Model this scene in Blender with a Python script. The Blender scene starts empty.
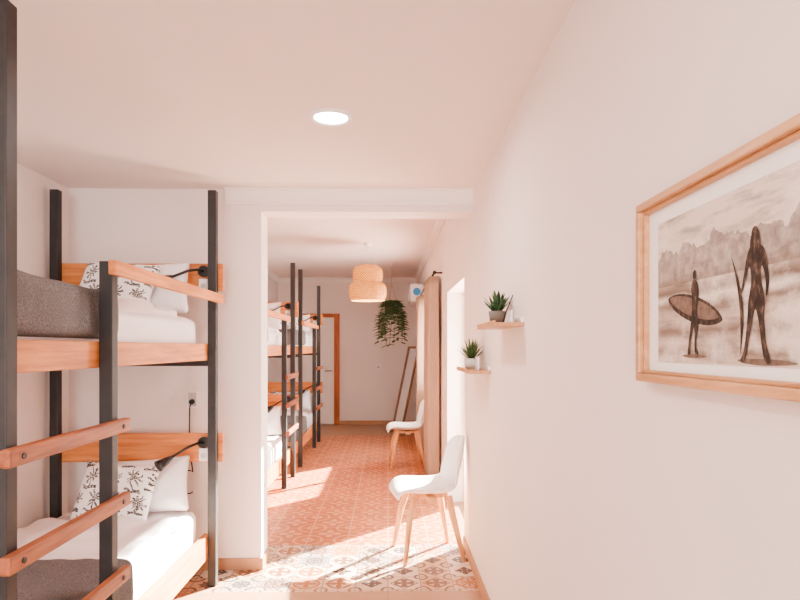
import bpy, bmesh, math, random
from mathutils import Vector, Matrix, noise
random.seed(4)
scene=bpy.context.scene
scene.view_settings.view_transform='AgX'
try: scene.view_settings.look='AgX - Medium High Contrast'
except Exception as ex: print('look',ex)

def lin(c):
    c=c/255.0
    return c/12.92 if c<=0.04045 else ((c+0.055)/1.055)**2.4
def C(r,g,b): return (lin(r),lin(g),lin(b),1.0)

# ---------------------------------------------------------------- node maths helper
class E:
    def __init__(s,nt,sock): s.nt=nt; s.k=sock
    def _op(s,op,*o):
        n=s.nt.nodes.new('ShaderNodeMath'); n.operation=op
        for i,a in enumerate((s,)+o):
            if isinstance(a,E): s.nt.links.new(a.k,n.inputs[i])
            else: n.inputs[i].default_value=a
        return E(s.nt,n.outputs[0])
    def __add__(s,o): return s._op('ADD',o)
    def __sub__(s,o): return s._op('SUBTRACT',o)
    def __mul__(s,o): return s._op('MULTIPLY',o)
    def lt(s,o): return s._op('LESS_THAN',o)
    def gt(s,o): return s._op('GREATER_THAN',o)
    def abs(s): return s._op('ABSOLUTE')
    def fract(s): return s._op('FRACT')
    def floor(s): return s._op('FLOOR')
    def sqrt(s): return s._op('SQRT')
    def cos(s): return s._op('COSINE')
    def max(s,o): return s._op('MAXIMUM',o)
    def min(s,o): return s._op('MINIMUM',o)
    def atan2(s,o): return s._op('ARCTAN2',o)

def newmat(name):
    m=bpy.data.materials.new(name); m.use_nodes=True
    nt=m.node_tree; b=nt.nodes['Principled BSDF']
    return m,nt,b
def coords(nt,kind='Object',scale=(1,1,1)):
    tc=nt.nodes.new('ShaderNodeTexCoord'); mp=nt.nodes.new('ShaderNodeMapping')
    mp.inputs['Scale'].default_value=scale
    nt.links.new(tc.outputs[kind],mp.inputs[0]); return mp.outputs[0]
def noise_n(nt,vec,scale,detail=4,rough=.55):
    n=nt.nodes.new('ShaderNodeTexNoise'); n.inputs['Scale'].default_value=scale
    n.inputs['Detail'].default_value=detail; n.inputs['Roughness'].default_value=rough
    nt.links.new(vec,n.inputs['Vector']); return n.outputs['Fac']
def ramp(nt,fac,stops):
    r=nt.nodes.new('ShaderNodeValToRGB'); e=r.color_ramp.elements
    e[0].position,e[0].color=stops[0]; e[1].position,e[1].color=stops[-1]
    for p,c in stops[1:-1]:
        x=e.new(p); x.color=c
    nt.links.new(fac,r.inputs[0]); return r.outputs[0]
def mix(nt,fac,a,b):
    n=nt.nodes.new('ShaderNodeMix'); n.data_type='RGBA'
    if isinstance(fac,(int,float)): n.inputs[0].default_value=fac
    else: nt.links.new(fac,n.inputs[0])
    for i,v in ((6,a),(7,b)):
        if isinstance(v,tuple): n.inputs[i].default_value=v
        else: nt.links.new(v,n.inputs[i])
    return n.outputs[2]
def bump(nt,b,h,strength,dist=.01):
    n=nt.nodes.new('ShaderNodeBump'); n.inputs['Strength'].default_value=strength
    n.inputs['Distance'].default_value=dist
    nt.links.new(h,n.inputs['Height']); nt.links.new(n.outputs[0],b.inputs['Normal'])

def plain(name,col,rough=.5,var=.06,nscale=8,bmp=0,metal=0,bscale=None):
    m,nt,b=newmat(name); v=coords(nt)
    f=noise_n(nt,v,nscale)
    d=tuple(max(0,x*(1-var)) for x in col[:3])+(1,)
    l=tuple(min(1,x*(1+var)) for x in col[:3])+(1,)
    nt.links.new(ramp(nt,f,[(.3,d),(.7,l)]),b.inputs['Base Color'])
    b.inputs['Roughness'].default_value=rough; b.inputs['Metallic'].default_value=metal
    if bmp: bump(nt,b,noise_n(nt,v,bscale or nscale*6),bmp,.004)
    return m
def wood(name,c1,c2,scale,rough=.5):
    m,nt,b=newmat(name); v=coords(nt,'Object',scale)
    f=noise_n(nt,v,1.0,6,.6)
    v2=coords(nt); f2=noise_n(nt,v2,1.7,2)
    col=ramp(nt,f,[(.3,c1),(.5,tuple((a+b_)/2 for a,b_ in zip(c1,c2))),(.68,c2)])
    dark=tuple(x*.72 for x in c1[:3])+(1,)
    col=mix(nt,ramp(nt,f2,[(.5,(0,0,0,1)),(.75,(.45,.45,.45,1))]),col,dark)
    nt.links.new(col,b.inputs['Base Color']); b.inputs['Roughness'].default_value=rough
    bump(nt,b,f,.15,.003); return m
def emit(name,col,s):
    m,nt,b=newmat(name)
    b.inputs['Base Color'].default_value=col
    b.inputs['Emission Color'].default_value=col; b.inputs['Emission Strength'].default_value=s
    return m

M={}
M['wall']=plain('wall_plaster',C(240,229,225),.85,.012,2,.08,bscale=60)
M['ceil']=plain('ceiling_paint',C(240,226,221),.9,.01,2,.04,bscale=60)
M['trimw']=plain('white_trim',C(246,239,236),.6,.01)
M['baseb']=plain('baseboard_tile',C(184,142,112),.5,.08,12)
M['steel']=plain('dark_steel',C(54,53,54),.5,.12,14,.05,metal=.2)
O1,O2=C(188,110,60),C(230,156,98)
M['woodY']=wood('pine_along_y',O1,O2,(45,3,45))
M['woodX']=wood('pine_along_x',O1,O2,(3,45,45))
M['rung']=wood('rung_wood',C(130,74,50),C(176,108,74),(50,4,50))
M['frame']=wood('oak_frame',C(188,136,94),C(218,170,128),(60,5,60),.4)
M['beech']=wood('beech_legs',C(214,152,104),C(240,190,144),(60,60,6),.4)
M['door']=wood('door_wood',C(166,88,50),C(194,114,70),(40,40,3),.4)
M['sheet']=plain('white_linen',C(246,240,242),.9,.01,5,.2,bscale=30)
M['plast']=plain('white_plastic',C(246,243,244),.35,.01)
M['black']=plain('black_plastic',C(34,32,34),.4,.05)
M['mirrorframe']=wood('mirror_frame_wood',C(112,84,64),C(150,118,92),(40,40,4))
M['green']=plain('leaf_green',C(74,98,56),.5,.25,20)
M['green2']=plain('succulent_green',C(62,92,60),.5,.3,30)
M['pot']=plain('pot_ceramic',C(196,190,184),.6,.05,30)
M['potd']=plain('pot_dark',C(112,102,94),.6,.1,30)
M['soil']=plain('soil',C(70,52,42),.95,.3,60)
M['rope']=plain('rope',C(190,160,120),.9,.1,40)
M['mat_board']=plain('mat_board',C(248,245,244),.7,.01)
M['ink2']=plain('sepia_ink_mid',C(122,102,90),.8,.3,80)
M['blue']=plain('blue_label',C(70,156,215),.5,.05)
M['lamp']=emit('downlight_glow',(1,.98,.96,1),14)
M['bulb']=emit('bulb_glow',(1,.8,.5,1),20)
def ink():
    m,nt,b=newmat('sepia_ink'); 
    f=noise_n(nt,coords(nt,'Object',(1,110,45)),1.0,5,.65)
    nt.links.new(ramp(nt,f,[(.36,C(40,31,28)),(.52,C(66,52,46)),(.64,C(112,92,80)),(.75,C(158,136,122))]),b.inputs['Base Color'])
    b.inputs['Roughness'].default_value=.8; return m
M['ink']=ink()
def curt():
    m,nt,b=newmat('curtain_linen'); out=nt.nodes['Material Output']
    b.inputs['Roughness'].default_value=.9
    f=noise_n(nt,coords(nt,'Object',(120,120,6)),1,3)
    c=ramp(nt,f,[(.3,C(196,170,148)),(.7,C(214,190,170))]); nt.links.new(c,b.inputs['Base Color'])
    t=nt.nodes.new('ShaderNodeBsdfTranslucent'); nt.links.new(c,t.inputs[0])
    mx=nt.nodes.new('ShaderNodeMixShader'); mx.inputs[0].default_value=.4
    nt.links.new(b.outputs[0],mx.inputs[1]); nt.links.new(t.outputs[0],mx.inputs[2]); nt.links.new(mx.outputs[0],out.inputs[0])
    return m
M['curt']=curt()

def heather():
    m,nt,b=newmat('grey_heather_blanket'); v=coords(nt,'Object',(1,1,1))
    f=noise_n(nt,v,190,3,.7); f2=noise_n(nt,v,24,4)
    c=ramp(nt,f,[(.34,C(76,74,76)),(.66,C(146,142,142))])
    c=mix(nt,ramp(nt,f2,[(.2,(0,0,0,1)),(.8,(.6,.6,.6,1))]),c,C(100,98,100))
    nt.links.new(c,b.inputs['Base Color']); b.inputs['Roughness'].default_value=.95
    bump(nt,b,f,.6,.005); return m
M['blanket']=heather()

def palm():
    m,nt,b=newmat('palm_print_linen')
    tc=nt.nodes.new('ShaderNodeTexCoord'); sp=nt.nodes.new('ShaderNodeSeparateXYZ')
    nt.links.new(tc.outputs['UV'],sp.inputs[0])
    nw=noise_n(nt,coords(nt,'UV'),5,2)
    x=E(nt,sp.outputs[0])*3.6+(E(nt,nw)*.7); y=E(nt,sp.outputs[1])*2.7+(E(nt,nw)*-.6)
    x=x+(y.floor()*0.43)
    ix=x.floor()
    u=x.fract()-.5; v=y.fract()-.62
    th=v.atan2(u); r=(u*u+v*v).sqrt()
    leaf=(th*4.5+ix*1.3).cos().abs()*.38
    m1=r.lt(leaf)*(v+u.abs()*.6).gt(-.22)
    trunk=(u-(v*.12)).abs().lt(.045)*v.lt(0)*v.gt(-.5)
    ground=(v+.5).abs().lt(.07)*u.abs().lt(.34)
    mask=m1.max(trunk).max(ground)
    nz=noise_n(nt,coords(nt,'UV'),50,3,.7)
    mask=mask*E(nt,nz).gt(.44)
    nt.links.new(mix(nt,mask.k,C(244,240,239),C(74,70,68)),b.inputs['Base Color'])
    b.inputs['Roughness'].default_value=.9; return m
M['palm']=palm()

def terracotta():
    m,nt,b=newmat('terracotta_pattern_tiles')
    tc=nt.nodes.new('ShaderNodeTexCoord'); sp=nt.nodes.new('ShaderNodeSeparateXYZ')
    nt.links.new(tc.outputs['Object'],sp.inputs[0])
    X=E(nt,sp.outputs[0])*3.3; Y=E(nt,sp.outputs[1])*3.3
    u=X.fract()-.5; v=Y.fract()-.5
    cx=nt.nodes.new('ShaderNodeCombineXYZ')
    nt.links.new(X.floor().k,cx.inputs[0]); nt.links.new(Y.floor().k,cx.inputs[1])
    wn=nt.nodes.new('ShaderNodeTexWhiteNoise'); nt.links.new(cx.outputs[0],wn.inputs['Vector'])
    a,bb=u.abs(),v.abs(); r=(u*u+v*v).sqrt()
    ca,cb=a*-1.0+.5,bb*-1.0+.5; dc=(ca*ca+cb*cb).sqrt()
    ring=(dc-.35).abs().lt(.03)
    th=v.atan2(u); pet=r.lt((th*2.0).cos().abs()*.28+.02)*r.gt(.07)
    pet2=dc.lt(.15)*dc.gt(.08)
    mask=ring.max(pet).max(pet2)
    grout=a.max(bb).gt(.485)
    nz=noise_n(nt,coords(nt),7,4); n2=noise_n(nt,coords(nt),60,3)
    base=ramp(nt,nz,[(.3,C(178,98,58)),(.7,C(204,124,82))])
    base=mix(nt,(E(nt,wn.outputs['Value'])*.5).k,base,C(150,82,52))
    c=mix(nt,(mask*(E(nt,n2)*.5+.2)).k,base,C(236,190,158))
    c=mix(nt,(grout*.6).k,c,C(226,182,154))
    nt.links.new(c,b.inputs['Base Color']); b.inputs['Roughness'].default_value=.40
    return m
M['terra']=terracotta()
def cement():
    m,nt,b=newmat('patchwork_cement_tiles')
    tc=nt.nodes.new('ShaderNodeTexCoord'); sp=nt.nodes.new('ShaderNodeSeparateXYZ')
    nt.links.new(tc.outputs['Object'],sp.inputs[0])
    x=E(nt,sp.outputs[0])*5.0; y=E(nt,sp.outputs[1])*5.0
    cx=nt.nodes.new('ShaderNodeCombineXYZ')
    nt.links.new(x.floor().k,cx.inputs[0]); nt.links.new(y.floor().k,cx.inputs[1])
    wn=nt.nodes.new('ShaderNodeTexWhiteNoise'); nt.links.new(cx.outputs[0],wn.inputs['Vector'])
    h=E(nt,wn.outputs['Value']); h2=(h*17.3).fract()
    u=x.fract()-.5; v=y.fract()-.5
    a,bb=u.abs(),v.abs(); r=(u*u+v*v).sqrt()
    ca,cb=a*-1.0+.5,bb*-1.0+.5; dc=(ca*ca+cb*cb).sqrt()
    ring=(r-(h*.22+.16)).abs().lt(.035)
    ring2=(dc-(h2*.25+.12)).abs().lt(.04)
    th=v.atan2(u); star=r.lt((th*(h2.gt(.5)*2.0+2.0)).cos().abs()*.27+.05)
    diam=((a+bb)-.42).abs().lt(.03)*h.gt(.4)
    small=((u*7.0).fract()-.5).abs().lt(.18)*((v*7.0).fract()-.5).abs().lt(.18)*h2.gt(.55)
    mask=ring.max(ring2).max(star).max(diam).max(small)
    grout=a.max(bb).gt(.485)
    dark=ramp(nt,h.k,[(0,C(98,70,54)),(.35,C(80,80,88)),(.7,C(140,90,60)),(1,C(172,112,72))])
    lightc=ramp(nt,h2.k,[(0,C(218,202,188)),(.5,C(200,160,126)),(.75,C(168,168,170)),(1,C(208,182,156))])
    c=mix(nt,mask.k,lightc,dark); c=mix(nt,grout.k,c,C(140,122,108))
    nt.links.new(c,b.inputs['Base Color']); b.inputs['Roughness'].default_value=.45
    return m
M['cement']=cement()
def planks():
    m,nt,b=newmat('tan_floor_tile')
    v=coords(nt)
    br=nt.nodes.new('ShaderNodeTexBrick'); br.inputs['Scale'].default_value=1
    br.inputs['Brick Width'].default_value=.6; br.inputs['Row Height'].default_value=.3
    br.inputs['Mortar Size'].default_value=.004
    br.inputs['Color1'].default_value=C(170,132,106); br.inputs['Color2'].default_value=C(162,124,98)
    br.inputs['Mortar'].default_value=C(128,96,76)
    nt.links.new(v,br.inputs['Vector'])
    c=mix(nt,noise_n(nt,v,9),br.outputs[0],C(184,146,120))
    nt.links.new(c,b.inputs['Base Color']); b.inputs['Roughness'].default_value=.4
    return m
M['tan']=planks()
def rattan():
    m,nt,b=newmat('woven_rattan')
    tc=nt.nodes.new('ShaderNodeTexCoord'); sp=nt.nodes.new('ShaderNodeSeparateXYZ')
    nt.links.new(tc.outputs['Object'],sp.inputs[0])
    z=E(nt,sp.outputs[2])*62.0
    an=E(nt,sp.outputs[1]).atan2(E(nt,sp.outputs[0]))*(18/math.pi)
    row=z.floor()*.5
    wv=(an+row).fract().gt(.5)
    edge=(z.fract()-.5).abs().gt(.36)
    nz=E(nt,noise_n(nt,coords(nt),22,3))
    f=wv*.45+nz*.5
    c=ramp(nt,f.k,[(.15,C(186,112,54)),(.8,C(248,196,124))])
    c=mix(nt,(edge*.6).k,c,C(140,78,36))
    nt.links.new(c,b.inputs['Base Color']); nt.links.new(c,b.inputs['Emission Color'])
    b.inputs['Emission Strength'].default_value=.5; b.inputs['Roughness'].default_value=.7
    return m
M['rattan']=rattan()
def artbg():
    m,nt,b=newmat('sepia_beach_print')
    tc=nt.nodes.new('ShaderNodeTexCoord'); sp=nt.nodes.new('ShaderNodeSeparateXYZ')
    nt.links.new(tc.outputs['Object'],sp.inputs[0])
    # wobbling height above the print bottom
    nw=E(nt,noise_n(nt,coords(nt,'Object',(1,10,14)),1.0,5))
    z=E(nt,sp.outputs[2])*3.4+(nw-.5)*.10
    base=ramp(nt,z.k,[(0,C(220,206,192)),(.07,C(150,130,116)),(.13,C(216,200,186)),(.20,C(126,106,94)),(.26,C(212,196,182)),(.36,C(156,136,122)),(.41,C(238,228,218)),(.45,C(122,104,92)),(.52,C(186,168,154)),(.56,C(228,214,202))])
    n1=noise_n(nt,coords(nt,'Object',(1,6,34)),1.3,5)
    n2=noise_n(nt,coords(nt,'Object',(1,8,10)),1.0,6,.65)
    c=mix(nt,ramp(nt,n1,[(.48,(0,0,0,1)),(.66,(.6,.6,.6,1))]),base,C(98,80,68))
    c=mix(nt,ramp(nt,n2,[(.48,(0,0,0,1)),(.62,(.75,.75,.75,1))]),c,C(240,230,220))
    hl=E(nt,noise_n(nt,coords(nt,'Object',(1,16,1)),1.0,5))
    n3=E(nt,noise_n(nt,coords(nt,'Object',(1,50,50)),1.0,4))
    hill=E(nt,sp.outputs[2]).lt(hl*.12+.150)*E(nt,sp.outputs[2]).gt(.148)
    c=mix(nt,(hill*(n3*1.1)).k,c,C(90,74,64))
    # fine film grain
    gr=noise_n(nt,coords(nt),420,2,.7)
    c=mix(nt,ramp(nt,gr,[(.45,(0,0,0,1)),(.7,(.25,.25,.25,1))]),c,C(110,92,80))
    nt.links.new(c,b.inputs['Base Color']); b.inputs['Roughness'].default_value=.35
    return m
M['art']=artbg()
def glass():
    m,nt,b=newmat('window_glass')
    out=nt.nodes['Material Output']
    t=nt.nodes.new('ShaderNodeBsdfTransparent'); g=nt.nodes.new('ShaderNodeBsdfGlossy')
    g.inputs['Roughness'].default_value=.02; mx=nt.nodes.new('ShaderNodeMixShader'); mx.inputs[0].default_value=.05
    nt.links.new(t.outputs[0],mx.inputs[1]); nt.links.new(g.outputs[0],mx.inputs[2]); nt.links.new(mx.outputs[0],out.inputs[0])
    return m
M['glass']=glass()
mm,nt,b=newmat('mirror_silver'); b.inputs['Metallic'].default_value=.85; b.inputs['Roughness'].default_value=.06
b.inputs['Base Color'].default_value=(.80,.86,.92,1); M['mirror']=mm

# ---------------------------------------------------------------- mesh builder
class MB:
    def __init__(s): s.bm=bmesh.new(); s.mats=[]; s.uv=s.bm.loops.layers.uv.new('UVMap')
    def mi(s,k):
        if k not in s.mats: s.mats.append(k)
        return s.mats.index(k)
    def _fin(s,faces,k,smooth=False):
        i=s.mi(k)
        for f in faces: f.material_index=i; f.smooth=smooth
    def box(s,a,b,k,bev=0):
        a,b=Vector(a),Vector(b); c=(a+b)/2; d=b-a
        g=bmesh.ops.create_cube(s.bm,size=1,matrix=Matrix.Translation(c)@Matrix.Diagonal((abs(d.x),abs(d.y),abs(d.z),1)))
        vs=g['verts']; i=s.mi(k)
        for f in set(f for v in vs for f in v.link_faces): f.material_index=i
        if bev:
            r=bmesh.ops.bevel(s.bm,geom=list(set(e for v in vs for e in v.link_edges)),offset=bev,segments=2,affect='EDGES',profile=.5,material=-1)
            for f in r['faces']: f.material_index=i
    def cyl(s,p0,p1,r0,r1,k,seg=16):
        return s.tube([p0,p1],[r0,r1],k,seg)
    def tube(s,pts,rs,k,seg=10,caps=True):
        pts=[Vector(p) for p in pts]
        if not isinstance(rs,(list,tuple)): rs=[rs]*len(pts)
        rings=[]; up=None
        for i,p in enumerate(pts):
            t=(pts[min(i+1,len(pts)-1)]-pts[max(i-1,0)]).normalized()
            if up is None: up=Vector((0,0,1)) if abs(t.z)<.9 else Vector((1,0,0))
            x=t.cross(up).normalized(); y=x.cross(t).normalized(); up=y
            rings.append([s.bm.verts.new(p+(x*math.cos(2*math.pi*j/seg)+y*math.sin(2*math.pi*j/seg))*rs[i]) for j in range(seg)])
        fs=[]
        for a,b in zip(rings,rings[1:]):
            for j in range(seg):
                fs.append(s.bm.faces.new((a[j],a[(j+1)%seg],b[(j+1)%seg],b[j])))
        s._fin(fs,k,True)
        if caps: s._fin([s.bm.faces.new(rings[0][::-1]),s.bm.faces.new(rings[-1])],k)
    def lathe(s,prof,k,seg=32,c=(0,0,0)):
        rings=[[s.bm.verts.new((c[0]+r*math.cos(2*math.pi*j/seg),c[1]+r*math.sin(2*math.pi*j/seg),c[2]+z)) for j in range(seg)] for r,z in prof]
        fs=[]
        for a,b in zip(rings,rings[1:]):
            for j in range(seg): fs.append(s.bm.faces.new((a[j],a[(j+1)%seg],b[(j+1)%seg],b[j])))
        s._fin(fs,k,True)
    def grid(s,fn,nu,nv,k,smooth=True,uv=True):
        vs=[[s.bm.verts.new(fn(i/nu,j/nv)) for j in range(nv+1)] for i in range(nu+1)]
        fs=[]
        for i in range(nu):
            for j in range(nv):
                f=s.bm.faces.new((vs[i][j],vs[i+1][j],vs[i+1][j+1],vs[i][j+1]))
                if uv:
                    for l,(a,b) in zip(f.loops,((i,j),(i+1,j),(i+1,j+1),(i,j+1))): l[s.uv].uv=(a/nu,b/nv)
                fs.append(f)
        s._fin(fs,k,smooth)
    def poly(s,pts,k):
        f=s.bm.faces.new([s.bm.verts.new(p) for p in pts]); s._fin([f],k)
    def done(s,name,loc=(0,0,0),rot=None,parent=None,recalc=True,scale=1):
        if recalc: bmesh.ops.recalc_face_normals(s.bm,faces=s.bm.faces)
        if scale!=1: bmesh.ops.scale(s.bm,vec=(scale,)*3,verts=s.bm.verts)
        me=bpy.data.meshes.new(name); s.bm.to_mesh(me); s.bm.free()
        for k in s.mats: me.materials.append(M[k])
        o=bpy.data.objects.new(name,me); o.location=loc
        if rot: o.rotation_euler=rot
        scene.collection.objects.link(o)
        if parent: o.parent=parent
        return o
def empty(name,loc=(0,0,0),rot=None):
    e=bpy.data.objects.new(name,None); e.location=loc; e.empty_display_size=.1
    if rot: e.rotation_euler=rot
    scene.collection.objects.link(e); return e

# ---------------------------------------------------------------- room shell
XL,XR=-2.08,.56; YB=-3.2; YP0,YP1=3.95,4.15; YF=11.4; ZN,ZF=2.49,2.78; XO=-.83; T=.25
DT=1.97
m=MB()
m.box((XL,YB,-.1),(XR,3.58,0),'tan')
m.box((XL,3.58,-.1),(XR,4.42,0),'cement')
m.box((XL,4.42,-.1),(XR,9.95,0),'terra')
m.box((XL,9.95,-.1),(XR,YF,0),'tan')
m.box((XR,4.4,-.1),(XR+T,5.65,0),'tan')
m.done('floor')
m=MB()
m.box((XL,YB,ZN),(XR,YP0,ZN+.4),'ceil')
m.done('ceiling')
m=MB(); m.box((XL,YP1,ZF),(XR,YF,ZF+.11),'ceil'); m.done('ceiling_far_room')
m=MB(); m.box((XL-T,YB-T,-.1),(XL,YF+T,ZF+.11),'wall'); m.done('wall_left')
m=MB()
def seg(y0,y1,z0,z1): m.box((XR,y0,z0),(XR+T,y1,z1),'wall')
seg(YB-T,4.4,-.1,ZF+.11); seg(4.4,5.65,DT,ZF+.11); seg(5.65,6.95,-.1,ZF+.11)
seg(6.95,8.85,-.1,.9); seg(6.95,8.85,2.1,ZF+.11); seg(8.85,YF+T,-.1,ZF+.11)
m.done('wall_right')
m=MB(); m.box((XL,YF,-.1),(XR,YF+T,ZF+.11),'wall'); m.done('wall_far')
m=MB()
m.box((XL,YP0,0),(XO,YP1,ZF),'wall'); m.box((XO,YP0,2.345),(XR,YP1,ZF),'wall')
m.done('wall_partition')
m=MB()
m.box((XL,YB-T,-.1),(-1.9,YB,ZN+.4),'wall'); m.box((.4,YB-T,-.1),(XR,YB,ZN+.4),'wall')
m.box((-1.9,YB-T,-.1),(.4,YB,.4),'wall'); m.box((-1.9,YB-T,2.3),(.4,YB,ZN+.4),'wall')  # opening made for the added back window
m.done('wall_back')

def cove(name,p0,p1,inward,z,h=.085,d=.06):
    m=MB(); p0,p1,n=Vector(p0),Vector(p1),Vector(inward)
    prof=[(0,0),(.012,0),(.012,.016),(.02,.02)]
    for i in range(7):
        a=i/6*math.pi/2; prof.append((.02+(d-.03)*(1-math.cos(a)),.02+(h-.034)*math.sin(a)))
    prof+=[(d-.002,h-.012),(d,h-.012),(d,h),(0,h)]
    L=[[m.bm.verts.new(Vector((p.x,p.y,z-h))+n*a+Vector((0,0,b))) for a,b in prof] for p in (p0,p1)]
    fs=[]
    for j in range(len(prof)):
        k=(j+1)%len(prof); fs.append(m.bm.faces.new((L[0][j],L[0][k],L[1][k],L[1][j])))
    fs+= [m.bm.faces.new(L[0]),m.bm.faces.new(L[1][::-1])]
    m._fin(fs,'trimw'); return m.done(name)
cove('trim_1',(-1.06,YP0,0),(XR,YP0,0),(0,-1,0),ZN,.1,.05)
cove('trim_2',(XL,YF,0),(XR,YF,0),(0,-1,0),ZF)
cove('trim_3',(XR,YP1,0),(XR,YF-.06,0),(-1,0,0),ZF)
cove('trim_4',(XL,YP1,0),(XL,YF-.06,0),(1,0,0),ZF)
def base(name,a,b): 
    m=MB(); m.box(a,b,'baseb',.003); m.done(name)
base('baseboard_right',(XR-.014,YB,0),(XR,4.38,.075))
base('baseboard_right.001',(XR-.014,5.68,0),(XR,YF,.075))
base('baseboard_partition',(XL,YP0-.014,0),(XO+.0,YP0,.075))
base('baseboard_jamb',(XO,YP0-.014,0),(XO+.014,YP1,.075))
base('baseboard_left',(XL,YB,0),(XL+.014,YP0-.014,.075))
base('baseboard_left.001',(XL,YP1,0),(XL+.014,YF,.075))
base('baseboard_far',(-.92,YF-.014,0),(XR-.014,YF,.075))

# glazed door leading outside (right wall)
m=MB()
x0,x1=XR+.15,XR+.2
for y0,y1,z0,z1 in ((4.4,4.45,.0,DT),(5.60,5.65,.0,DT),(4.45,5.60,DT-.05,DT),(4.45,5.60,0,.05)):
    m.box((x0,y0,z0),(x1,y1,z1),'trimw',.004)
m.box((x0+.02,4.45,.05),(x0+.024,5.60,DT-.05),'glass')
m.done('door_1')
m=MB()
for y0,y1,z0,z1 in ((6.95,7.01,.9,2.1),(8.79,8.85,.9,2.1),(7.01,8.79,2.04,2.1),(7.01,8.79,.9,.96),(7.88,7.93,.96,2.04)):
    m.box((x0,y0,z0),(x1,y1,z1),'trimw',.004)
m.box((x0+.02,7.01,.96),(x0+.024,8.79,2.04),'glass')
m.done('window_1')
m=MB()  # unseen window behind the camera, added to bring in fill light
for a,b,z0,z1 in ((-1.9,-1.84,.4,2.3),(.34,.4,.4,2.3),(-1.84,.34,2.24,2.3),(-1.84,.34,.4,.46),(-.78,-.72,.46,2.24)):
    m.box((a,YB-.2,z0),(b,YB-.15,z1),'trimw',.004)
m.done('added_back_window')
# door at the far end: white leaf in a wooden frame
m=MB()
m.box((-1.76,YF-.02,.01),(-1.0,YF,2.02),'trimw',.004)
for z0,z1 in ((.2,.95),(1.1,1.85)): m.box((-1.64,YF-.028,z0),(-1.12,YF-.02,z1),'trimw',.004)
m.tube([(-1.06,YF-.02,1.02),(-1.06,YF-.07,1.02),(-1.18,YF-.07,1.02)],.009,'steel')
for a,b,z0,z1 in ((-1.84,-1.77,0,2.1),(-1.02,-.915,0,2.1),(-1.77,-1.02,2.03,2.1)):
    m.box((a,YF-.04,z0),(b,YF,z1),'door',.003)
m.done('door_2')

# ---------------------------------------------------------------- bunk beds
def rumple(m,a,b,k,amp,seed=0,rnd=.04,fr=4):
    """soft rounded slab with cloth wrinkles"""
    a,b=Vector(a),Vector(b); c=(a+b)/2; h=(b-a)/2
    def shape(x,y,z):
        p=Vector((x*h.x,y*h.y,z*h.z))
        q=Vector((max(-h.x+rnd,min(h.x-rnd,p.x)),max(-h.y+rnd,min(h.y-rnd,p.y)),max(-h.z+rnd,min(h.z-rnd,p.z))))
        d=p-q
        if d.length>rnd: p=q+d.normalized()*rnd
        w=c+p
        nn=noise.noise(Vector((w.x*fr,w.y*fr,w.z*fr+seed)))+.5*noise.noise(Vector((w.x*fr*2.7,w.y*fr*1.8,seed+3)))
        dr=d.normalized() if d.length>1e-6 else Vector((0,0,1))
        if dr.z<-.3: nn=0
        return w+dr*nn*amp
    nx,ny,nz=max(8,int(h.x*2/.025)),max(8,int(h.y*2/.025)),8
    B=lambda t:t*2-1
    m.grid(lambda u,v:shape(B(u),B(v),1),nx,ny,k); m.grid(lambda u,v:shape(B(u),B(v),-1),nx,ny,k)
    for s in (1,-1):
        m.grid(lambda u,v:shape(s,B(u),B(v)),ny,nz,k); m.grid(lambda u,v:shape(B(u),s,B(v)),nx,nz,k)
    bmesh.ops.remove_doubles(m.bm,verts=m.bm.verts,dist=.0003)

def pillow(name,c,w,h,t,k,rot,seed=0):
    m=MB()
    def f(sgn):
        def g(u,v):
            a,b=u*2-1,v*2-1
            th=max(0,(1-a**4))**.5*max(0,(1-b**4))**.5
            pin=1-.07*(1-abs(a)**2)*abs(b)**3-.0
            pin2=1-.07*(1-abs(b)**2)*abs(a)**3
            n=noise.noise(Vector((a*2.2,b*2.2,seed)))*.22+noise.noise(Vector((a*6,b*6,seed+9)))*.09
            return Vector((a*w/2*pin2,b*h/2*pin,sgn*t/2*th*(1+n)))
        return g
    m.grid(f(1),28,22,k); m.grid(f(-1),28,22,k)
    bmesh.ops.remove_doubles(m.bm,verts=m.bm.verts,dist=.0006)
    return m.done(name,c,rot)

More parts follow.
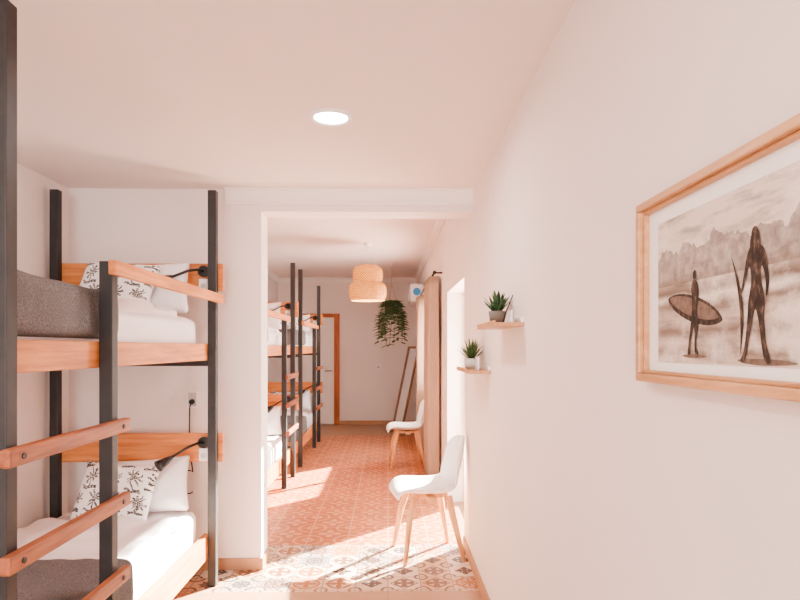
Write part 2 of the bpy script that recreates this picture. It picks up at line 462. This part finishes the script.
def bunk(y0,y1,yl,post_side):
    fx=-1.07; wx=-2.02; h=.025
    m=MB()
    for x in (fx,wx):
        for y in (y0,y1): m.box((x-h,y-h,0),(x+h,y+h,2.41),'steel',.003)
    m.box((fx-h,yl-h,0),(fx+h,yl+h,1.78),'steel',.003)
    for z in (.22,1.34):
        for y in (y0,y1): m.box((wx+h,y-.015,z),(fx-h,y+.015,z+.035),'steel',.002)
    for z0,z1 in ((.17,.31),(1.375,1.475)):
        m.box((fx-.062,y0-.03,z0),(fx-h,y1+.03,z1),'woodY',.004)
        m.box((wx+h,y0-.02,z0),(wx+h+.03,y1+.02,z1),'woodY',.004)
        m.box((wx+h+.03,y0+.03,z0+.01),(fx-.062,y1-.03,z0+.035),'woodY')
        m.box((wx+h+.03,y0+.026,z0),(fx-.062,y0+.05,z1-.02),'woodX',.003)
    for z0,z1 in ((.75,.925),(1.80,1.97)):
        m.box((wx-h,y1+h,z0),(fx+.055,y1+h+.028,z1),'woodX',.004)
    if post_side=='near': ra,rb,la,lb=yl-.06,y1+.06,y0-.06,yl+.07
    else: ra,rb,la,lb=y0-.06,yl+.06,yl-.07,y1+.06
    m.box((fx+h,ra,1.725),(fx+h+.03,rb,1.78),'woodY',.005)
    for z in (.57,.86,1.15):
        m.box((fx+h,la,z-.026),(fx+h+.032,lb,z+.026),'rung',.007)
        for y in ((y0,yl) if post_side=='near' else (yl,y1)):
            m.cyl((fx+h+.03,y,z),(fx+h+.036,y,z),.009,.009,'steel',10)
    bunk_o=m.done('bunk_bed')
    for i,(zb,ma) in enumerate(((.205,.47),(1.41,1.63))):
        m=MB(); rumple(m,(wx+.065,y0+.06,zb),(fx-.075,y1-.035,ma),'sheet',.010,seed=y0+i*7,rnd=.05)
        m.done('mattress',parent=bunk_o)
        m=MB()
        yb=y0+.04; ye=y0+(.84 if i else .98)
        rumple(m,(wx+.06,yb,zb+.075),(fx-.045,ye,ma+.055),'blanket',.016,seed=3+y0+i,rnd=.035)
        m.done('blanket')
        m=MB(); rumple(m,(wx+.068,ye+.02,ma-.03),(fx-.085,y1-.32,ma+.035),'sheet',.032,seed=11+y0+i,rnd=.035,fr=5.5)
        m.done('duvet')
        pillow('pillow',(-1.41,y1-.105,ma+.165),.46,.33,.13,'sheet',(math.radians(70),math.radians(-4),math.radians(4)),i+y0)
        pillow('pillow',(-1.55,y1-.235,ma+.155),.45,.35,.13,'palm',(math.radians(62),math.radians(3),math.radians(-5)),i+5+y0)
    for z in (.87,1.92):
        m=MB(); bx=fx-.06; by=y1+h
        m.cyl((bx,by-.001,z),(bx,by-.02,z),.035,.035,'black',20)
        m.tube([(bx,by-.02,z),(bx-.02,by-.06,z+.005),(bx-.06,by-.12,z-.01),(bx-.11,by-.18,z-.045),(bx-.14,by-.22,z-.065)],.008,'black',8)
        m.tube([(bx-.125,by-.205,z-.055),(bx-.145,by-.23,z-.071),(bx-.152,by-.24,z-.076),(bx-.18,by-.27,z-.096)],[.012,.022,.024,.034],'black',16)
        m.done('reading_lamp')
    m=MB()
    for z in (.80,1.84):
        m.box((fx-.09,y1+h-.012,z-.045),(fx-.035,y1+h,z+.035),'plast',.004)
        m.cyl((fx-.0625,y1+h-.0125,z-.01),(fx-.0625,y1+h-.016,z-.01),.017,.017,'pot',14)
    m.done('power_socket',parent=bunk_o)
bunk(1.69,3.69,2.32,'near')
bunk(4.80,6.78,6.22,'far')
bunk(7.36,9.30,8.74,'far')

# outlet + cable on the partition wall
m=MB()
ox,oz=-1.275,1.115; yw=YP0
m.box((ox-.035,yw-.012,oz-.055),(ox+.035,yw,oz+.055),'plast',.004)
m.box((ox-.027,yw-.014,oz-.045),(ox+.027,yw-.012,oz+.045),'pot',.001)
m.cyl((ox,yw-.012,oz-.015),(ox,yw-.035,oz-.015),.018,.016,'black',14)
pts=[(ox,yw-.035,oz-.02),(ox-.005,yw-.05,oz-.05),(ox-.01,yw-.04,oz-.15),(ox-.01,yw-.04,.83)]
for i in range(13):
    a=math.radians(60+i*20); pts.append((ox-.01+.05*math.cos(a),yw-.05,oz-.53+.075*math.sin(a)))
m.tube(pts,.004,'black',6)
m.done('wall_outlet')

# ---------------------------------------------------------------- ceiling downlight(s)
def downlight(x,y,z,e):
    m=MB(); m.lathe([(.075,-.002),(.085,-.010),(.097,-.008),(.10,0)],'trimw',40)
    m.lathe([(.0001,-.003),(.076,-.003)],'lamp',40)
    o=m.done('ceiling_downlight',(x,y,z))
    l=bpy.data.lights.new('downlight_bulb','AREA'); l.shape='DISK'; l.size=.15; l.energy=e; l.color=(1,.96,.91); l.spread=math.radians(175)
    lo=bpy.data.objects.new('downlight_bulb',l); lo.location=(0,0,-.014); lo.parent=o; scene.collection.objects.link(lo)
downlight(-.257,2.71,ZN,12); downlight(-.8,.6,ZN,11); downlight(-.8,-1.4,ZN,11)  # the other two are out of view, added to fill the near room

# ---------------------------------------------------------------- pendant lamp
m=MB()
PR=[(.04,.20),(.11,.195),(.15,.175),(.166,.13),(.168,.06),(.160,.012),(.158,.0)]
PR2=[(.158,.0),(.190,-.008),(.208,-.035),(.214,-.09),(.210,-.15),(.195,-.19),(.185,-.195)]
m.lathe(PR,'rattan',48); m.lathe(PR2,'rattan',48)
for z,r in ((.195,.11),(.0,.163),(-.197,.188)):
    m.tube([(r*math.cos(a*math.pi/16),r*math.sin(a*math.pi/16),z) for a in range(33)],.007,'rattan',6,False)
for i in range(36):
    a=i*math.pi/18; c_,s_=math.cos(a),math.sin(a)
    m.tube([((r+.002)*c_,(r+.002)*s_,z) for r,z in PR[1:]+PR2[1:]],.0025,'rattan',5,False)
m.tube([(0,0,.18),(0,0,.46)],.004,'plast',6)
m.lathe([(.0001,.463),(.045,.463),(.045,.445),(.02,.43)],'plast',24)
m.tube([(-.05,0,.20),(.05,0,.20)],.004,'steel',6)
m.cyl((0,0,.18),(0,0,.02),.02,.02,'plast',12)
g=bmesh.ops.create_icosphere(m.bm,subdivisions=3,radius=.045,matrix=Matrix.Translation((0,0,-.03)))
m._fin(set(f for v in g['verts'] for f in v.link_faces),'bulb',True)
po=m.done('pendant_lamp',(-.255,7.6,2.27),recalc=True,scale=1.1)
l=bpy.data.lights.new('pendant_bulb','POINT'); l.energy=22; l.color=(1,.84,.62); l.shadow_soft_size=.06
lo=bpy.data.objects.new('pendant_bulb',l); lo.location=(0,0,-.13); lo.parent=po; scene.collection.objects.link(lo)

# ---------------------------------------------------------------- chairs
def chair(loc,rz):
    root=empty('chair',loc,(0,0,rz))
    prof=[(.232,.428,.165),(.228,.444,.19),(.19,.456,.218),(.10,.450,.236),(.0,.443,.24),(-.10,.446,.232),(-.16,.470,.218),(-.195,.515,.202),(-.215,.58,.190),(-.232,.65,.182),(-.246,.72,.170),(-.258,.775,.145),(-.266,.812,.105),(-.269,.825,.05)]
    m=MB(); n=len(prof)-1
    def cr(k,t):
        i=min(int(t),n-1); q=t-i
        p=[prof[max(0,min(n,i+j))][k] for j in (-1,0,1,2)]
        return .5*((2*p[1])+(-p[0]+p[2])*q+(2*p[0]-5*p[1]+4*p[2]-p[3])*q*q+(-p[0]+3*p[1]-3*p[2]+p[3])*q**3)
    def f(u,v):
        t=u*n; x,z,w=cr(0,t),cr(1,t),cr(2,t)
        b=v*2-1; s=abs(b)**2.4
        back=max(0,min(1,(u-.38)/.25)); back=back*back*(3-2*back)
        z+= .05*s*(1-back)*min(1,u*5)+.03*s*back*(1-back)
        x+= .06*s*back*(1-.5*max(0,(u-.8)/.2))
        return Vector((x,b*w,z))
    m.grid(f,52,20,'plast')
    o=m.done('seat_shell',parent=root)
    sd=o.modifiers.new('thick','SOLIDIFY'); sd.thickness=.016; sd.offset=-1
    sb=o.modifiers.new('smooth','SUBSURF'); sb.levels=1; sb.render_levels=1
    m=MB()
    for sx in (1,-1):
        for sy in (1,-1):
            m.tube([(sx*.12,sy*.12,.432),(sx*.15+.01,sy*.15,.30),(sx*.205,sy*.205,0)],[.024,.023,.014],'beech',14)
    m.box((-.14,-.025,.40),(.14,.025,.43),'beech',.004); m.box((-.03,-.14,.40),(.03,.14,.43),'beech',.004)
    m.done('legs',parent=root)
chair((.280,4.22,0),math.radians(180+10))
chair((.235,7.42,0),math.radians(180+4))

# ---------------------------------------------------------------- framed picture
m=MB()
ya,yb,za,zb=.56,1.272,1.38,1.753; fx=.528; fw=.017
for (y0,y1,z0,z1) in ((ya,yb,za,za+fw),(ya,yb,zb-fw,zb),(ya,ya+fw,za+fw,zb-fw),(yb-fw,yb,za+fw,zb-fw)):
    m.box((fx,y0,z0),(XR,y1,z1),'frame',.003)
i=fw; j=fw+.007
for (y0,y1,z0,z1) in ((ya+i,yb-i,za+i,za+j),(ya+i,yb-i,zb-j,zb-i),(ya+i,ya+j,za+j,zb-j),(yb-j,yb-i,za+j,zb-j)):
    m.box((fx+.01,y0,z0),(XR,y1,z1),'frame',.0015)
m.box((.549,ya+i,za+i),(.558,yb-i,zb-i),'mat_board')
root=m.done('framed_picture')
AY,AZ=1.205,1.422; AW,AH=.575,.278
m=MB(); m.box((0,-AW,0),(.0015,0,AH),'art'); 
art=m.done('print',(.5475,AY,AZ),parent=root)
m=MB(); X0=-.0006
def P(pts,k,dx=0): m.poly([(X0-dx,-s,z) for s,z in pts],k)
def smooth(pts,it=2):
    for _ in range(it):
        o=[]
        for a,b in zip(pts,pts[1:]+pts[:1]):
            o.append((a[0]*.75+b[0]*.25,a[1]*.75+b[1]*.25)); o.append((a[0]*.25+b[0]*.75,a[1]*.25+b[1]*.75))
        pts=o
    return pts
def ell(cx,cz,rx,rz,ang,k,dx=0,n=32,pw=1):
    pts=[]
    for q in range(n):
        a=2*math.pi*q/n; ux=rx*math.cos(a); uz=rz*math.copysign(abs(math.sin(a))**pw,math.sin(a))
        pts.append((cx+ux*math.cos(ang)-uz*math.sin(ang),cz+ux*math.sin(ang)+uz*math.cos(ang)))
    P(pts,k,dx)
# left surfer carrying a board under the arm
ell(.140,.098,.098,.0235,math.radians(-14),'ink',.0002,32,1.3)
ell(.138,.101,.088,.016,math.radians(-14),'ink2',.0004,32,1.3)
ell(.146,.158,.0065,.009,0,'ink',.0002,20)
P(smooth([(.142,.150),(.150,.150),(.158,.142),(.162,.126),(.158,.108),(.156,.090),(.160,.074),(.158,.056),(.152,.040),(.154,.026),(.160,.020),(.158,.016),(.146,.018),(.146,.040),(.146,.058),(.143,.066),(.139,.056),(.134,.040),(.130,.024),(.132,.017),(.122,.015),(.121,.020),(.126,.042),(.131,.062),(.134,.080),(.137,.098),(.137,.118),(.134,.134),(.136,.146)]),'ink',.0006)
# tall surfer with long hair walking away, curved board at her side
ell(.322,.198,.0090,.0120,0,'ink',.0003,24)
P(smooth([(.313,.198),(.318,.209),(.326,.210),(.333,.200),(.336,.186),(.337,.170),(.332,.158),(.320,.156),(.312,.164),(.309,.184)]),'ink',.0005)
P(smooth([(.308,.180),(.320,.186),(.332,.182),(.343,.176),(.350,.162),(.353,.142),(.356,.124),(.352,.104),(.347,.104),(.348,.124),(.343,.142),(.338,.152),(.336,.138),(.338,.124),(.344,.108),(.346,.092),(.343,.074),(.346,.054),(.348,.036),(.356,.016),(.362,.006),(.350,.004),(.342,.014),(.337,.036),(.333,.058),(.328,.078),(.323,.088),(.318,.076),(.312,.054),(.306,.034),(.300,.014),(.294,.004),(.284,.008),(.292,.018),(.297,.036),(.301,.058),(.304,.080),(.305,.098),(.309,.112),(.313,.126),(.312,.142),(.308,.154),(.304,.142),(.298,.128),(.290,.112),(.284,.106),(.283,.112),(.291,.130),(.296,.146),(.300,.164)]),'ink',.0004)
pts=[]
for q in range(25):
    t=q/24; pts.append((.284+.020*math.sin(t*math.pi)-.024*t,.015+t*.16))
for q in range(25):
    t=1-q/24; pts.append((.284+.020*math.sin(t*math.pi)-.024*t-.010*math.sin(t*math.pi),.015+t*.16))
P(pts,'ink',.0002)
P(smooth([(.268,.010),(.300,.003),(.36,.002),(.43,.006),(.38,.012),(.31,.012)]),'ink2',.0001)
P(smooth([(.09,.014),(.13,.009),(.20,.012),(.15,.019)]),'ink2',.0001)
m.done('printed_figures',(.5475,AY,AZ),parent=root)

# ---------------------------------------------------------------- wall shelves + plants
def shelf(y0,y1,z):
    m=MB()
    m.box((.435,y0,z-.008),(XR,y1,z+.008),'frame',.002)
    m.box((.435,y0,z+.008),(.441,y1,z+.016),'frame',.002)
    m.box((.548,y0+.01,z+.008),(XR,y1-.01,z+.03),'trimw',.002)
    m.done('wall_shelf')
shelf(2.45,2.93,1.548); shelf(3.25,3.80,1.318)
def leafblade(m,base,dirv,L,w,k,curl=.25):
    d=Vector(dirv).normalized(); side=d.cross(Vector((0,0,1)))
    if side.length<.05: side=Vector((1,0,0))
    side.normalize(); nrm=side.cross(d)
    b=Vector(base); n=6; vs=[]
    for i in range(n+1):
        t=i/n; ww=w*(math.sin(math.pi*min(1,.22+t*.78))**.8 if t<1 else .02)
        p=b+d*L*t+Vector((d.x,d.y,-.4))*curl*L*t*t*.6
        vs.append((m.bm.verts.new(p-side*ww),m.bm.verts.new(p+nrm*ww*.35),m.bm.verts.new(p+side*ww)))
    fs=[]
    for a,c in zip(vs,vs[1:]):
        fs.append(m.bm.faces.new((a[0],a[1],c[1],c[0]))); fs.append(m.bm.faces.new((a[1],a[2],c[2],c[1])))
        fs.append(m.bm.faces.new((c[0],c[2],a[2],a[0])))
    m._fin(fs,k,True)
def potplant(name,x,y,z,pr,ph,lh,n,w,potk,spread,k):
    m=MB()
    m.lathe([(.0001,0),(pr*.8,0),(pr,ph),(pr*.9,ph),(pr*.88,ph*.85)],potk,28)
    m.lathe([(.0001,ph*.86),(pr*.9,ph*.86)],'soil',28)
    for i in range(n):
        a=i*2.399; q=(i/n); el=spread*(.15+q*.85)
        d=(math.cos(a)*math.sin(el),math.sin(a)*math.sin(el),math.cos(el))
        leafblade(m,(math.cos(a)*pr*.35*q,math.sin(a)*pr*.35*q,ph*.84),d,lh*(1-.35*q)*random.uniform(.85,1.05),w,k)
    return m.done(name,(x,y,z))
potplant('potted_succulent',.497,2.72,1.557,.040,.060,.125,26,.011,'potd',.75,'green2')
potplant('potted_grass_plant',.492,3.52,1.327,.045,.062,.150,46,.006,'pot',.85,'green')
m=MB()
m.tube([(.49,2.55,1.5565),(.505,2.545,1.61),(.53,2.535,1.675)],[.004,.0035,.002],'ink',8)
m.box((.515,2.50,1.557),(.521,2.60,1.61),'plast',.001)
m.done('postcard_holder')
m=MB(); m.box((.50,3.33,1.327),(.508,3.42,1.40),'plast',.001); m.done('postcard')

# ---------------------------------------------------------------- curtains
def curtain(y0,y1,seed,folds):
    m=MB()
    def f(u,v):
        y=y0+(y1-y0)*u; z=.025+(2.2-.025)*v
        a=.062*(1-.2*v)
        x=.478+a*math.sin(u*math.pi*2*folds+seed)+.006*math.sin(u*31+v*3)
        y+= .012*math.sin(v*5+u*9)
        return Vector((min(x,.548),y,z))
    m.grid(f,110,12,'curt')
    o=m.done('curtain'); s=o.modifiers.new('t','SOLIDIFY'); s.thickness=.003
curtain(6.25,7.05,1.9,5.0); curtain(8.55,9.05,2,4)
m=MB(); m.tube([(.478,6.15,2.225),(.478,9.2,2.225)],.011,'steel',12)
for y in (6.18,9.17): m.tube([(.478,y,2.225),(XR,y,2.225)],.008,'steel',8)
for y in (6.15,9.2): 
    g=bmesh.ops.create_icosphere(m.bm,subdivisions=2,radius=.02,matrix=Matrix.Translation((.478,y,2.225)))
    m._fin(set(f for v in g['verts'] for f in v.link_faces),'steel',True)
m.done('curtain_rod')

# ---------------------------------------------------------------- air conditioner
m=MB()
m.box((.345,9.35,2.17),(XR,10.2,2.46),'plast',.03)
m.box((.338,9.42,2.185),(.347,10.13,2.20),'pot',.001)
m.cyl((.45,9.352,2.33),(.45,9.343,2.33),.06,.06,'blue',24)
m.done('air_conditioner')

# ---------------------------------------------------------------- hanging plant
m=MB()
m.lathe([(.0001,-.13),(.08,-.12),(.11,-.05),(.115,0),(.105,0),(.10,-.02)],'potd',28)
m.lathe([(.0001,-.02),(.10,-.02)],'soil',28)
for a in (0,2.09,4.19): m.tube([(.112*math.cos(a),.112*math.sin(a),0),(0,0,.34)],.003,'rope',6)
m.tube([(0,0,.34),(0,0,.66)],.003,'rope',6)
m.lathe([(.0001,.665),(.02,.665),(.02,.65),(.004,.64)],'plast',12)
for i in range(34):
    a=i*2.399; R=random.uniform(.08,.19); L=random.uniform(.1,.66)
    pts=[]
    for q in range(8):
        t=q/7; rr=.05+R*min(1,t*2.2)
        pts.append(Vector((rr*math.cos(a+t*.4),rr*math.sin(a+t*.4),.0+.08*math.sin(min(1,t*2.5)*math.pi)-L*max(0,t-.2)*1.2)))
    m.tube(pts,.003,'green',5)
    for q in range(1,8):
        for s in (-1,1):
            b=pts[q]; aa=a+s*1.1+random.uniform(-.4,.4)
            leafblade(m,b,(math.cos(aa),math.sin(aa),random.uniform(-.5,.3)),random.uniform(.06,.10),.026,'green',.5)
m.done('hanging_plant',(.06,9.55,2.115))

# ---------------------------------------------------------------- tall mirror leaning against the right wall
th=math.radians(12)
m=MB(); W,H,b_=.27,1.50,.03
m.box((.0,-W+.01,.01),(.012,W-.01,H-.01),'mirrorframe')
for y0,y1,z0,z1 in ((-W,-W+b_,0,H),(W-b_,W,0,H),(-W+b_,W-b_,0,b_),(-W+b_,W-b_,H-b_,H)):
    m.box((-.022,y0,z0),(.014,y1,z1),'mirrorframe',.003)
m.box((-.004,-W+b_,b_),(-.001,W-b_,H-b_),'mirror')
m.done('leaning_mirror',(.145,10.1,.006),(0,th,math.radians(16)))

m=MB(); m.box((-.22,YF-.01,1.05),(-.14,YF,1.13),'plast',.003); m.box((-.20,YF-.014,1.07),(-.16,YF-.01,1.11),'pot',.002); m.done('light_switch')
m=MB(); m.box((.82,-8,-.3),(14,20,-.12),'tan'); m.done('ground_outside')

# ---------------------------------------------------------------- lighting
w=bpy.data.worlds.new('world'); scene.world=w; w.use_nodes=True
bg=w.node_tree.nodes['Background']; bg.inputs[0].default_value=(1,.98,.94,1); bg.inputs[1].default_value=2.2
s=bpy.data.lights.new('sun','SUN'); s.energy=90; s.angle=math.radians(1.1); s.color=(1,.91,.77)
so=bpy.data.objects.new('sun',s); scene.collection.objects.link(so)
d=Vector((-1,-1,0)).normalized()*math.cos(math.radians(27)); d.z=-math.sin(math.radians(27))
so.rotation_euler=d.to_track_quat('-Z','Y').to_euler()
def area(name,loc,dirv,sx,sy,e,col=(1,.975,.95)):
    l=bpy.data.lights.new(name,'AREA'); l.shape='RECTANGLE'; l.size=sx; l.size_y=sy; l.energy=e; l.color=col
    o=bpy.data.objects.new(name,l); o.location=loc; o.rotation_euler=Vector(dirv).to_track_quat('-Z','Z').to_euler(); scene.collection.objects.link(o)
area('fill_lamp_back',(-.75,YB-.35,1.35),(-.1,1,0),2.2,1.8,180)  # added fill lamp behind the camera, outside the unseen window
area('skylight_glazed_door',(XR+.4,5.02,1.1),(-1,0,0),1.2,1.9,70)
area('skylight_side_window',(XR+.4,7.9,1.5),(-1,0,0),1.8,1.1,125)

# ---------------------------------------------------------------- camera
cam=bpy.data.cameras.new('camera'); cam.sensor_width=36; cam.lens=27; cam.shift_y=.06; cam.clip_start=.05
co=bpy.data.objects.new('camera',cam); co.location=(0,0,1.45); co.rotation_euler=(math.radians(90),0,math.radians(-1.15))
scene.collection.objects.link(co); scene.camera=co
